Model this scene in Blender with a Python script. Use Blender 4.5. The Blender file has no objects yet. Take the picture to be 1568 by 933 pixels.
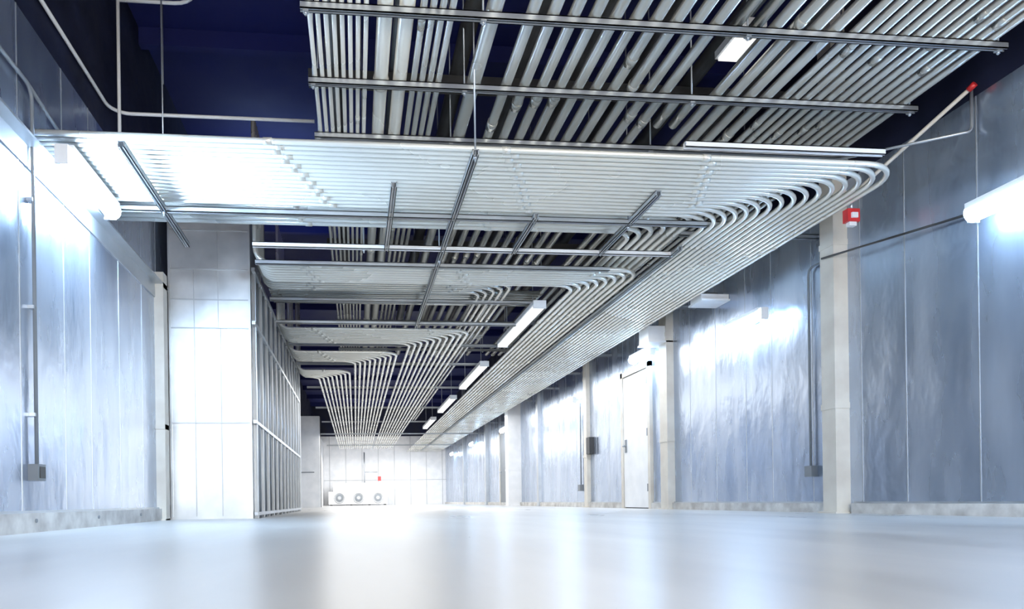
import bpy, math, random
from mathutils import Matrix, Vector
random.seed(4)
scene = bpy.context.scene
try:
    scene.view_settings.view_transform = 'Standard'
    scene.view_settings.look = 'None'
except Exception as e:
    print(e)

# ------------------------------------------------------------ materials
def new_mat(name):
    m = bpy.data.materials.new(name); m.use_nodes = True
    nt = m.node_tree; b = nt.nodes['Principled BSDF']
    return m, nt, b
def N(nt, t, **kw):
    n = nt.nodes.new(t)
    for k, v in kw.items(): setattr(n, k, v)
    return n
def noisy_mat(name, c1, c2, metallic=0.0, r1=0.3, r2=0.5, scale=(1,1,1), nscale=3.0, bump=0.0, bscale=(1,1,1), bn=4.0, bdist=0.02, coat=0.0, spec=0.5, detail=4):
    m, nt, b = new_mat(name)
    tc = N(nt,'ShaderNodeTexCoord'); mp = N(nt,'ShaderNodeMapping')
    mp.inputs['Scale'].default_value = scale
    nt.links.new(tc.outputs['Object'], mp.inputs['Vector'])
    no = N(nt,'ShaderNodeTexNoise'); no.inputs['Scale'].default_value = nscale; no.inputs['Detail'].default_value = detail
    nt.links.new(mp.outputs[0], no.inputs['Vector'])
    cr = N(nt,'ShaderNodeValToRGB')
    cr.color_ramp.elements[0].position = 0.3; cr.color_ramp.elements[1].position = 0.7
    cr.color_ramp.elements[0].color = (*c1,1); cr.color_ramp.elements[1].color = (*c2,1)
    nt.links.new(no.outputs['Fac'], cr.inputs['Fac'])
    nt.links.new(cr.outputs['Color'], b.inputs['Base Color'])
    mr = N(nt,'ShaderNodeMapRange'); mr.inputs['From Min'].default_value=0.3; mr.inputs['From Max'].default_value=0.7
    mr.inputs['To Min'].default_value=r1; mr.inputs['To Max'].default_value=r2
    nt.links.new(no.outputs['Fac'], mr.inputs['Value']); nt.links.new(mr.outputs[0], b.inputs['Roughness'])
    b.inputs['Metallic'].default_value = metallic
    b.inputs['Coat Weight'].default_value = coat
    b.inputs['Specular IOR Level'].default_value = spec
    if bump > 0:
        mp2 = N(nt,'ShaderNodeMapping'); mp2.inputs['Scale'].default_value = bscale
        nt.links.new(tc.outputs['Object'], mp2.inputs['Vector'])
        n2 = N(nt,'ShaderNodeTexNoise'); n2.inputs['Scale'].default_value = bn; n2.inputs['Detail'].default_value = 3
        nt.links.new(mp2.outputs[0], n2.inputs['Vector'])
        bp = N(nt,'ShaderNodeBump'); bp.inputs['Strength'].default_value = bump; bp.inputs['Distance'].default_value = bdist
        nt.links.new(n2.outputs['Fac'], bp.inputs['Height']); nt.links.new(bp.outputs[0], b.inputs['Normal'])
    return m
def emit_mat(name, col, s):
    m, nt, b = new_mat(name)
    b.inputs['Base Color'].default_value = (.9,.9,.9,1)
    b.inputs['Emission Color'].default_value = (*col,1)
    b.inputs['Emission Strength'].default_value = s
    return m

M_wall  = noisy_mat('galvanized_wall_panel', (.38,.45,.57),(.56,.62,.72), metallic=.8, r1=.22, r2=.32, scale=(1,2.2,.5), nscale=1.5,
                    bump=.4, bscale=(1,2.5,1.4), bn=1.6, bdist=.03, detail=4)
M_wallU = noisy_mat('dark_upper_wall', (.003,.005,.02),(.006,.010,.04), r1=.5, r2=.8)
M_navy  = noisy_mat('navy_ceiling_deck', (.001,.004,.07),(.0015,.006,.10), r1=.6, r2=.9, nscale=.6)
M_floor = noisy_mat('polished_concrete', (.43,.42,.40),(.60,.59,.565), r1=.27, r2=.34, scale=(2.2,.5,1), nscale=1.1, bump=.02, bn=7, bdist=.01, detail=8)
M_emt   = noisy_mat('galvanized_conduit', (.82,.80,.72),(.88,.865,.79), metallic=.4, r1=.24, r2=.30, nscale=1.2, detail=1)
M_emtD  = noisy_mat('galvanized_rigid_conduit', (.50,.495,.45),(.66,.65,.60), metallic=.7, r1=.20, r2=.28, nscale=1.2, detail=1)
M_strut = noisy_mat('zinc_strut', (.44,.47,.50),(.58,.61,.64), metallic=.7, r1=.3, r2=.4, nscale=3)
M_cream = noisy_mat('cream_painted_steel', (.60,.55,.48),(.73,.69,.61), r1=.4, r2=.6, nscale=4)
M_white = noisy_mat('white_painted_metal', (.76,.77,.78),(.88,.88,.88), r1=.35, r2=.5, nscale=4)
M_curb  = noisy_mat('stained_curb', (.40,.38,.36),(.72,.71,.68), r1=.5, r2=.8, nscale=7)
M_sheet = noisy_mat('galvanized_sheet', (.56,.57,.57),(.80,.81,.81), metallic=.6, r1=.28, r2=.42, nscale=2.5, bump=.4, bn=2.2, bdist=.02)
M_seam  = noisy_mat('sheet_seam', (.46,.47,.48),(.56,.57,.58), metallic=.5, r1=.4, r2=.5)
M_dark  = noisy_mat('dark_metal', (.03,.03,.03),(.08,.08,.08), metallic=.3, r1=.4, r2=.6)
M_grey  = noisy_mat('grey_box_enamel', (.16,.18,.20),(.24,.26,.28), r1=.4, r2=.5)
M_lgrey = noisy_mat('light_grey_enamel', (.42,.43,.44),(.5,.51,.52), r1=.4, r2=.5)
M_red   = noisy_mat('red_alarm_plastic', (.55,.02,.02),(.65,.03,.03), r1=.3, r2=.4)
M_lampW = emit_mat('wall_lamp_lens', (.42,.66,1.0), 74)
M_lampL = emit_mat('hot_lamp_lens', (.52,.73,1.0), 300)
M_lampT = emit_mat('tray_lamp_lens', (1.0,.99,.95), .8)

# ------------------------------------------------------------ mesh builder
class B:
    def __init__(s): s.v=[]; s.f=[]; s.m=[]; s.mats=[]; s.sm=[]
    def mi(s, mat):
        if mat not in s.mats: s.mats.append(mat)
        return s.mats.index(mat)
    def box(s, a, b, mat):
        x0,y0,z0=[min(a[i],b[i]) for i in range(3)]; x1,y1,z1=[max(a[i],b[i]) for i in range(3)]
        n=len(s.v)
        s.v += [(x0,y0,z0),(x1,y0,z0),(x1,y1,z0),(x0,y1,z0),(x0,y0,z1),(x1,y0,z1),(x1,y1,z1),(x0,y1,z1)]
        for q in [(0,3,2,1),(4,5,6,7),(0,1,5,4),(1,2,6,5),(2,3,7,6),(3,0,4,7)]:
            s.f.append(tuple(n+i for i in q)); s.m.append(s.mi(mat)); s.sm.append(False)
    def tube(s, pts, r, mat, seg=10, caps=True):
        pts=[Vector(p) for p in pts]; n0=len(s.v); k=len(pts); mi=s.mi(mat)
        t0=(pts[1]-pts[0]).normalized()
        up=Vector((0,0,1)) if abs(t0.z)<.9 else Vector((0,1,0))
        nrm=(up-t0*up.dot(t0)).normalized()
        for i,p in enumerate(pts):
            if i==0: t=t0
            elif i==k-1: t=(pts[i]-pts[i-1]).normalized()
            else: t=((pts[i+1]-pts[i]).normalized()+(pts[i]-pts[i-1]).normalized()).normalized()
            nrm=(nrm-t*nrm.dot(t)).normalized(); bn=t.cross(nrm)
            for j in range(seg):
                a=2*math.pi*j/seg
                q=p+nrm*(r*math.cos(a))+bn*(r*math.sin(a)); s.v.append(tuple(q))
        for i in range(k-1):
            for j in range(seg):
                a=n0+i*seg+j; b=n0+i*seg+(j+1)%seg
                s.f.append((a,b,b+seg,a+seg)); s.m.append(mi); s.sm.append(True)
        if caps:
            s.f.append(tuple(n0+j for j in range(seg))[::-1]); s.m.append(mi); s.sm.append(False)
            e=n0+(k-1)*seg
            s.f.append(tuple(e+j for j in range(seg))); s.m.append(mi); s.sm.append(False)
    def strut(s, p, q, mat=None, w=.041, h=.041):
        mat = mat or M_strut; t=.006
        p=Vector(p); q=Vector(q); d=q-p
        if abs(d.z)>max(abs(d.x),abs(d.y)):
            s.box((p.x-w/2,p.y-t/2+h/2,p.z),(p.x+w/2,p.y+h/2+t/2,q.z),mat)
            s.box((p.x-w/2,p.y-h/2,p.z),(p.x-w/2+t,p.y+h/2,q.z),mat); s.box((p.x+w/2-t,p.y-h/2,p.z),(p.x+w/2,p.y+h/2,q.z),mat)
        elif abs(d.x)>abs(d.y):
            s.box((p.x,p.y-w/2,p.z+h-t),(q.x,p.y+w/2,p.z+h),mat)
            for sg in (-1,1):
                s.box((p.x,p.y+sg*w/2,p.z),(q.x,p.y+sg*(w/2-t),p.z+h),mat)
                s.box((p.x,p.y+sg*w/2,p.z),(q.x,p.y+sg*(w/2-.012),p.z+t),mat)
        else:
            s.box((p.x-w/2,p.y,p.z+h-t),(p.x+w/2,q.y,p.z+h),mat)
            for sg in (-1,1):
                s.box((p.x+sg*w/2,p.y,p.z),(p.x+sg*(w/2-t),q.y,p.z+h),mat)
                s.box((p.x+sg*w/2,p.y,p.z),(p.x+sg*(w/2-.012),q.y,p.z+t),mat)
    def obj(s, name):
        me=bpy.data.meshes.new(name); me.from_pydata(s.v,[],s.f)
        for m in s.mats: me.materials.append(m)
        me.polygons.foreach_set('material_index', s.m); me.polygons.foreach_set('use_smooth', s.sm)
        me.update()
        o=bpy.data.objects.new(name, me); scene.collection.objects.link(o); return o

def round_path(pts, r, n=7):
    pts=[Vector(p) for p in pts]; out=[pts[0]]
    for i in range(1,len(pts)-1):
        a=(pts[i-1]-pts[i]).normalized(); b=(pts[i+1]-pts[i]).normalized()
        c=pts[i]+a*r+b*r
        for k in range(n+1):
            th=math.pi/2*k/n
            out.append(c - b*r*math.cos(th) - a*r*math.sin(th))
    out.append(pts[-1]); return out

XL, XR, YF, YB, ZC = -1.95, 4.22, 32.0, -5.0, 4.6

# ------------------------------------------------------------ room shell
b=B(); b.box((XL-.3,YB-.2,-.1),(XR+.3,YF+.3,0),M_floor); b.obj('floor')
b=B(); b.box((XL-.3,YB-.2,ZC),(XR+.3,YF+.3,ZC+.1),M_navy)
y=YB+.6
while y<YF:
    b.box((XL,y,ZC-.16),(XR,y+.08,ZC),M_navy); y+=2.2
b.obj('ceiling')

def panel_wall(name, x, sgn, y0, y1, ztop, step):
    b=B()
    b.box((x,y0,0),(x+sgn*.1,y1,ztop),M_wall)
    b.box((x,y0,ztop),(x+sgn*.1,y1,ZC),M_wallU)
    y=y0+.1; k=0
    while y<y1:
        b.box((x-sgn*.003,y,.1),(x+sgn*.002,y+.008,ztop),M_strut)
        k+=1; y+=step*(1 if k%3 else .75)
    return b.obj(name)
panel_wall('wall_left', XL, -1, YB, YF, 3.12, .62)
panel_wall('wall_right', XR, 1, YB, YF, 2.85, .62)
b=B(); b.box((XL,YF,0),(XR,YF+.1,3.2),M_white); b.box((XL,YF,3.2),(XR,YF+.1,ZC),M_wallU)
for i in range(8): b.box((-1.2+i*.75,YF-.012,0),(-1.18+i*.75,YF,3.2),M_lgrey)
b.box((XL,YF-.02,1.15),(XR,YF,1.17),M_lgrey)
b.obj('wall_back')
b=B(); b.box((XL,YB-.1,0),(XR,YB,ZC),M_wall); b.obj('wall_front')
b=B(); b.box((XL,22.0,0),(-1.12,22.25,2.9),M_white); b.box((-1.16,22.25,0),(-1.10,22.31,2.9),M_dark)
b.box((XL,22.25,0),(-1.45,YF,2.9),M_white)
b.box((-1.75,21.985,1.1),(-1.3,22.0,1.13),M_grey)
b.obj('wall_recess')

b=B(); b.box((XL,YB,0),(XL+.05,7.0,.115),M_curb); b.box((XL,YB,.115),(XL+.025,7.0,.13),M_strut)
for y in [i*1.0 for i in range(-4,7)]: b.tube([(XL+.05,y+.3,.07),(XL+.058,y+.3,.07)],.012,M_grey)
b.obj('baseboard_left')
b=B()
for (a,c) in [(YB,5.42),(5.72,8.72),(9.0,9.38),(10.45,17.2),(17.6,YF)]:
    b.box((XR-.045,a,0),(XR,c,.085),M_curb); b.box((XR-.02,a,.085),(XR,c,.10),M_strut)
b.obj('baseboard_right')

def column(name,x,y,px,py,mat,ztop=ZC,facing=1):
    b=B(); t=.02
    x0,x1=x-px,x
    b.box((x0,y,0),(x1,y+t,ztop),mat); b.box((x0,y+py-t,0),(x1,y+py,ztop),mat)
    b.box((x0,y+t,0),(x0+t,y+py-t,ztop),mat); b.box((x1-t,y+t,0),(x1,y+py-t,ztop),mat)
    b.box((x0-.03,y-.03,0),(x1,y+py+.03,.015),mat)
    for dz in (.9,2.3): 
        b.box((x0-.006,y-.006,dz),(x1,y+py+.006,dz+.05),mat)
    return b.obj(name)
column('steel_column',XR,5.48,.13,.17,M_cream)
column('steel_column',XR,8.72,.10,.22,M_cream)
column('steel_column',XR,12.0,.07,.16,M_cream)
column('steel_column',XR,15.3,.07,.16,M_strut)
column('steel_column',XR,17.2,.34,.34,M_white)
column('steel_column',XR,21.5,.1,.2,M_strut)
column('steel_column',XR,26,.1,.2,M_strut)
column('steel_column',XL+.09,6.98,.09,.14,M_cream,2.45)

b=B(); b.box((XL,1.0,2.20),(XL+.012,7.2,2.34),M_strut); b.box((XL,1.0,2.33),(XL+.09,7.2,2.345),M_strut); b.obj('ledge_angle_rail')

# ------------------------------------------------------------ doors
b=B(); y0,y1=9.47,10.36
b.box((XR-.012,y0-.02,0),(XR,y1+.02,2.04),M_dark)
b.box((XR-.035,y0,.015),(XR,y1,2.02),M_white)
for a,c in ((y0-.09,y0-.015),(y1+.015,y1+.09)): b.box((XR-.05,a,0),(XR,c,2.11),M_cream)
b.box((XR-.05,y0-.09,2.035),(XR,y1+.09,2.11),M_cream)
for z in (.25,1.05,1.8): b.box((XR-.05,y0-.02,z),(XR-.03,y0+.02,z+.11),M_grey)
b.box((XR-.045,y1-.12,.86),(XR-.035,y1-.05,1.06),M_grey)
b.tube([(XR-.035,y1-.085,.96),(XR-.09,y1-.085,.96),(XR-.095,y1-.2,.96)],.011,M_grey)
b.obj('door_1')
b=B()
b.box((XR-.03,18.6,0),(XR,19.6,2.05),M_grey)
for a in (18.52,19.6): b.box((XR-.05,a,0),(XR,a+.08,2.12),M_cream)
b.box((XR-.05,18.52,2.05),(XR,19.68,2.12),M_cream)
b.tube([(XR-.03,19.5,.96),(XR-.08,19.5,.96),(XR-.08,19.35,.96)],.011,M_strut)
b.obj('door_2')

# ------------------------------------------------------------ conduit banks
ZA=2.44
def bank(name, xl, xo, yo, n, s, r, z, yend, d=.021, mat=None, couple=True, drop=None):
    mat=mat or M_emt; b=B()
    for i in range(n):
        y=yo+i*s; x=xo-i*s
        if drop is not None:
            a=round_path([(xl,y,drop),(xl,y,z),(x-r-.02,y,z)],.14,5)
            c=round_path([(x-r-.01,y,z),(x,y,z),(x,yend,z)],r,8)
            path=a[:-1]+c
        else:
            path=round_path([(xl,y,z),(x,y,z),(x,yend,z)],r,8)
        b.tube(path,d,mat,10)
        if couple:
            for cx in (-.55,.98,2.35):
                cx2=cx+ (i%2)*.05 + i*.022
                if xl+.3<cx2<x-r-.1: b.tube([(cx2,y,z),(cx2+.055,y,z)],d*1.2,mat,10)
            cy=y+r+1.2+(i%3)*.06
            while cy<yend-1: 
                b.tube([(x,cy,z),(x,cy+.055,z)],d*1.2,mat,8); cy+=3.05
    return b.obj(name)
bank('conduit_bank', XL+.01, 3.86, 4.40, 16, .060, .32, ZA, 31.5, d=.0185)
bank('conduit_bank', XL+.01, 2.88, 5.46, 6, .078, .22, ZA+.075, 31.5, d=.023)
bank('conduit_bank', -.92, 2.88, 6.62, 8, .072, .24, ZA, 31.5, drop=3.8)
bank('conduit_bank', -.98, 1.75, 7.38, 5, .075, .22, ZA+.09, 20, drop=3.8, mat=M_emtD)
bank('conduit_bank', -.98, 1.55, 9.10, 10, .082, .24, ZA, 29.5, drop=3.8)
bank('conduit_bank', -.98, .66, 10.5, 9, .08, .24, ZA, 29.5, drop=3.8)
bank('conduit_bank', -.98, -.08, 12.0, 8, .08, .24, ZA, 29.5, drop=3.8)
b=B()
for i in range(6):
    b.tube([(-.95,7.95+i*.09,ZA+.16),(2.2,7.95+i*.09,ZA+.16)],.03,M_emtD,10)
for i in range(3):
    b.tube([(-.95,10.1+i*.1,ZA+.2),(1.9,10.1+i*.1,ZA+.2)],.03,M_emtD,10)
b.obj('crossing_conduit_group')

ZB=2.93
b=B()
def up(x,d,y0=1.0,y1=13.0,mat=M_emtD,z=None):
    zz=(z or ZB)+d
    b.tube([(x,y0,zz),(x,y1,zz)],d,mat,12)
    c=random.uniform(2.5,5.2)
    while c<y1:
        if c>y0+.2: b.tube([(x,c,zz),(x,c+.08,zz)],d*1.14,mat,12)
        c+=3.05
for i in range(8): up(-.225+i*.046,.0140,mat=M_emt)
up(.205,.046,mat=M_emt); up(.33,.046,mat=M_emt)
for x in (.42,.475,.53,.585): up(x,.020,mat=M_emtD)
up(.83,.048)
x=1.05
while x<3.02:
    if 2.28<x<2.50: up(x,.035,y1=3.95); up(x,.035,y0=4.62,y1=4.95)
    else: up(x,.035)
    x+=.124
while x<4.0:
    up(x,.024); x+=.082
b.obj('overhead_conduit_rack')
b=B()
for i in range(9):
    b.tube([(-.1+i*.45,1.5,3.35),(-.1+i*.45,12,3.35)],.06,M_dark,10)
for y in (3.2,5.0,6.4,8.2): b.box((-.3,y,3.2),(4.1,y+.09,3.29),M_dark)
b.obj('upper_feeder_pipes')

for y in (2.6,3.85,4.53,5.2,6.6,8.4,10.5,12.4):
    b=B(); b.strut((-.27,y,ZB-.041),(4.03,y,ZB-.041))
    for x in (-.24,.76,2.35,3.98):
        b.tube([(x,y,ZB-.07),(x,y,ZC)],.006,M_strut,8)
        b.box((x-.016,y-.016,ZB-.052),(x+.016,y+.016,ZB-.041),M_strut)
        b.tube([(x,y,ZB-.064),(x,y,ZB-.052)],.011,M_strut,6)
    b.obj('strut_trapeze')
zs=ZA-.021-.041
def lowstrut(p,q,rods=(),m=None):
    b=B(); b.strut(p,q,m)
    for (x,y) in rods:
        b.tube([(x,y,p[2]-.03),(x,y,ZC)],.006,M_strut,8); b.tube([(x,y,p[2]-.014),(x,y,p[2])],.012,M_strut,6)
    b.obj('strut_trapeze')
lowstrut((.80,4.36,zs),(.80,8.8,zs),[(.80,4.38),(.80,6.3)])
lowstrut((2.25,4.85,zs),(2.25,6.1,zs),[(2.25,5.42)])
lowstrut((-1.42,4.42,zs),(-1.42,6.1,zs),[(-1.42,5.38)])
lowstrut((.30,4.85,zs),(.30,6.1,zs)); lowstrut((1.45,5.3,zs),(1.45,6.1,zs))
lowstrut((-.86,6.06,zs),(2.95,6.06,zs),[(.1,6.06)],M_white)
lowstrut((-.9,6.50,zs),(2.5,6.50,zs)); lowstrut((-.95,8.62,zs),(2.1,8.62,zs)); lowstrut((-.95,8.0,zs+.1),(2.2,8.0,zs+.1))
lowstrut((XL+.01,5.38,zs+.0),(2.9,5.38,zs+.0))
for y in (10.2,11.6,14,17,20): 
    lowstrut((-.95,y,ZA+.025),(2.3,y,ZA+.025))
lowstrut((-1.1,22.2,zs-.05),(XR,22.2,zs-.05)); lowstrut((-1.1,27,zs-.02),(XR,27,zs-.02))
for y in (5.85,7.6,8.1,10.9,12.5,14.2,16,18.3,20.5): 
    lowstrut((2.9,y,ZA+.045),(XR-.005,y,ZA+.045))
for (ya,yb,za) in ((7.35,7.6,2.36),(8.75,9.05,2.22)):
    b=B(); b.box((3.89,ya,za+.02),(XR-.003,yb,2.44),M_white); b.box((3.88,ya-.03,za),(XR-.003,yb+.03,za+.02),M_white); b.obj('beam_bracket')
lowstrut((2.93,5.9,zs),(2.93,30,zs),m=M_strut)
b=B(); b.strut((2.2,4.345,ZA+.03),(3.62,4.345,ZA+.03),M_white); b.obj('strut_rail')

# ------------------------------------------------------------ lamps
def wall_lamp(x, y0, y1, z, sgn, lens):
    b=B()
    b.box((x, y0, z+.0),(x+sgn*.11, y1, z+.05),M_white)
    b.box((x+sgn*.03,y0-.012,z-.07),(x+sgn*.11,y0,z+.05),M_white)
    b.box((x+sgn*.03,y1,z-.07),(x+sgn*.11,y1+.012,z+.05),M_white)
    b.tube([(x+sgn*.05,y0,z-.015),(x+sgn*.05,y1,z-.015)],.058,lens,16)
    b.box((x+sgn*.11,(y0+y1)/2-.05,z-.03),(x+sgn*.185,(y0+y1)/2+.05,z+.05),M_grey)
    return b.obj('wall_strip_light')
for y0,y1,z in [(3.0,4.15,2.02),(6.5,7.15,2.0),(9.1,9.75,2.2),(12.5,13.1,2.02),(18.3,18.9,2.1),(23.5,24.1,2.15),(28.5,29.1,2.15),(-1,.2,2.02)]:
    wall_lamp(4.03,y0,y1,z,1,M_lampW)
wall_lamp(-1.70,4.42,5.25,2.33,-1,M_lampL)
def tray_lamp(x,y0,y1,z):
    b=B(); b.box((x-.075,y0,z),(x+.075,y1,z+.05),M_white)
    b.box((x-.06,y0+.01,z-.035),(x+.06,y1-.01,z),M_lampT)
    b.box((x-.075,y0-.01,z-.04),(x+.075,y0+.01,z+.05),M_white); b.box((x-.075,y1-.01,z-.04),(x+.075,y1+.01,z+.05),M_white)
    for yy in (y0+.3,y1-.3): b.tube([(x,yy,z+.05),(x,yy,ZC)],.005,M_strut,6)
    b.obj('tray_strip_light')
for y0,y1 in [(7.7,9.7),(11.1,13.4),(14.7,17.0),(18.5,20.8)]:
    tray_lamp(2.13,y0,y1,2.39)
b=B(); b.box((2.46,4.08,3.12),(2.62,4.42,3.17),M_white); b.box((2.475,4.095,3.10),(2.605,4.405,3.12),M_lampT); b.obj('ceiling_strip_light')

def area(name, loc, rot, sx, sy, p, col):
    l=bpy.data.lights.new(name,'AREA'); l.shape='RECTANGLE'; l.size=sx; l.size_y=sy; l.energy=p; l.color=col
    o=bpy.data.objects.new(name,l); o.location=loc; o.rotation_euler=rot; scene.collection.objects.link(o)
R=math.radians
area('fill_light_behind',(1.2,-2.2,3.2),(R(25),0,0),4.5,3,120,(1,.96,.90))  # added fill behind the camera, no fixture; lifts the foreground
area('fill_light_behind_up',(1.0,-3.0,1.2),(R(108),0,0),3.5,1.6,310,(1,.96,.89))  # added fill aimed forward and up; brightens the overhead conduit undersides
area('fill_light_far',(1.2,26,2.3),(0,0,0),4.5,9,400,(1,1,1))  # added fill without a fixture; brightens the far floor and walls
area('fill_light_far_end',(1.2,27.5,1.9),(R(75),0,0),4,1.0,80,(1,1,1))  # added fill tilted towards the back wall to whiten it
area('fill_light_side',(.4,16,2.35),(0,0,0),2.4,9,190,(1,.98,.95))  # added fill below the banks for the middle of the corridor
area('fill_light_wall_side',(3.3,14,2.36),(0,0,0),.8,12,170,(.97,.98,1))  # added fill along the right side, separate from the wall strip lights
area('fill_light_ceiling',(-.9,9.5,3.9),(R(180),0,0),1.2,2.5,22,(.4,.6,1))  # added blue fill pointing up; lifts the navy ceiling, no lamp there

# ------------------------------------------------------------ duct enclosure + cage
b=B(); X0,X1,Y0=-1.86,-1.06,7.2
b.box((X0,Y0,0),(X1,8.1,3.6),M_sheet)
for z in (.98,1.95,2.24,2.55,2.95): b.box((X0-.002,Y0-.010,z),(X1+.008,Y0,z+.012),M_seam)
for x,za,zb in ((-1.62,1.95,2.55),(-1.36,0,1.95),(-1.62,0,.98),(-1.62,.98,1.95),(-1.38,1.95,2.95)): b.box((x,Y0-.008,za),(x+.006,Y0,zb),M_seam)
b.box((X0-.01,Y0-.014,0),(X0+.012,Y0,3.6),M_sheet); b.box((X1-.012,Y0-.014,0),(X1+.010,Y0,3.6),M_sheet)
b.box((X0,Y0-.012,0),(X1,Y0,.03),M_sheet)
b.obj('sheet_metal_duct_enclosure')
b=B()
b.box((-1.12,8.12,0),(-1.10,12.8,2.6),M_grey)
yy=7.30; k=0
while yy<12.8:
    if k%3==0: b.strut((-1.03,yy,0),(-1.03,yy,2.6))
    else: b.tube([(-1.03,yy,0),(-1.03,yy,2.6)],.010,M_strut,8)
    yy+=.155; k+=1
for z in (.03,.98,2.0,2.55): b.box((-1.04,7.2,z),(-1.005,12.8,z+.035),M_strut)
b.box((-1.12,12.78,0),(-1.0,12.86,2.6),M_strut)
b.obj('stud_partition')

# ------------------------------------------------------------ wall conduits and boxes
b=B()
b.tube(round_path([(XL+.03,4.37,.40),(XL+.03,4.37,2.69),(XL+.03,4.0,2.69)],.08,5)[:-1]+[(XL+.03,1.0,2.69)],.012,M_grey,8)
b.tube([(XL+.03,4.3,2.69),(XL+.03,5.0,2.60)],.012,M_grey,8)
b.box((XL,4.32,.31),(XL+.06,4.42,.41),M_grey); b.box((XL+.06,4.335,.325),(XL+.066,4.405,.395),M_dark)
for z in (.7,1.35,2.0): b.box((XL,4.345,z),(XL+.035,4.395,z+.02),M_strut)
b.obj('outlet_box_with_conduit')
b=B()
b.tube(round_path([(XL+.03,1.0,3.33),(XL+.03,5.77,3.33),(-.3,5.77,3.33)],.15,6),.014,M_white,8)
b.obj('wall_conduit_run')
b=B(); b.tube([(-1.84,5.70,2.5),(-1.84,5.70,ZC)],.014,M_white,8); b.tube([(-1.66,6.3,3.9),(-1.66,6.3,ZC)],.012,M_strut,8)
b.tube(round_path([(-1.84,5.70,4.2),(-1.2,5.70,4.2),(-1.2,5.0,4.2)],.2,6),.014,M_white,8)
b.obj('vertical_conduit_drop')
b=B()
b.tube(round_path([(XR-.03,5.95,.42),(XR-.03,5.95,2.25),(XR-.03,5.72,2.25)],.06,4),.011,M_grey,8)
b.box((XR-.06,5.90,.33),(XR,6.0,.43),M_grey)
b.tube([(XR-.15,5.6,2.22),(XR-.03,4.2,2.05)],.009,M_dark,8)
b.obj('outlet_box_with_conduit')
b=B(); b.tube([(XR-.03,12.45,.4),(XR-.03,12.45,1.95)],.012,M_grey,8); b.box((XR-.07,12.4,.3),(XR,12.52,.42),M_grey); b.box((XR-.09,11.8,.95),(XR,11.97,1.25),M_dark); b.obj('outlet_box_with_conduit')
b=B()
b.box((3.86,5.0,2.30),(3.96,5.06,2.40),M_red); b.box((3.885,4.985,2.325),(3.935,5.0,2.365),M_white); b.box((3.88,5.01,2.27),(3.94,5.05,2.30),M_white)
b.tube([(3.91,5.03,2.40),(3.91,5.03,2.47)],.012,M_strut,8)
b.obj('fire_alarm_strobe')
b=B()
b.tube([(4.14,4.22,2.87),(3.95,4.95,2.56),(3.91,5.03,2.48)],.014,M_cream,8)
b.tube([(4.14,4.22,2.87),(4.15,4.18,2.89)],.02,M_red,8)
b.tube(round_path([(XR-.03,4.25,2.9),(XR-.03,4.25,2.6),(3.7,4.25,2.6)],.05,5)[:-1]+[(3.6,4.9,2.7)],.010,M_strut,8)
b.obj('alarm_conduit')

# ------------------------------------------------------------ condenser units at the far end
b=B()
b.box((-1.2,30.6,.05),(1.4,31.3,.62),M_white); b.box((-1.0,30.7,.62),(1.1,31.25,1.0),M_white)
for i,x in enumerate((-.72,.12,.98)):
    n=20
    ring=[(x+.22*math.cos(2*math.pi*k/n),30.58,.34+.22*math.sin(2*math.pi*k/n)) for k in range(n+1)]
    b.tube(ring,.03,M_lgrey,6,caps=False)
    b.tube([(x,30.60,.34),(x,30.56,.34)],.17,M_grey,20)
    b.tube([(x,30.56,.34),(x,30.53,.34)],.08,M_lgrey,12)
for x in (-1.1,-.2,.6,1.3): b.box((x-.05,30.7,0),(x+.05,31.2,.05),M_dark)
b.tube([(.4,31.2,1.0),(.4,31.2,2.4)],.03,M_strut,8); b.tube([(.4,31.2,1.5),(1.0,31.2,1.5)],.02,M_strut,8)
b.box((1.0,31.1,1.1),(1.15,31.2,1.3),M_red)
b.obj('condenser_unit')

# ------------------------------------------------------------ world + camera
w=bpy.data.worlds.new('World'); scene.world=w; w.use_nodes=True
nt=w.node_tree
bg=nt.nodes['Background']; bg.inputs[0].default_value=(.3,.45,.9,1); bg.inputs[1].default_value=.1
cam=bpy.data.cameras.new('camera'); co=bpy.data.objects.new('camera',cam); scene.collection.objects.link(co)
cam.sensor_width=36; cam.lens=1050/1568*36; cam.shift_x=133/1568; cam.shift_y=301/1568; cam.clip_start=.02; cam.clip_end=200
th=math.atan(106/1050)
co.matrix_world=Matrix.Translation((0,0,.155)) @ Matrix.Rotation(-th,4,'Z') @ Matrix.Rotation(math.pi/2,4,'X') @ Matrix.Rotation(-.014,4,'Z')
scene.camera=co
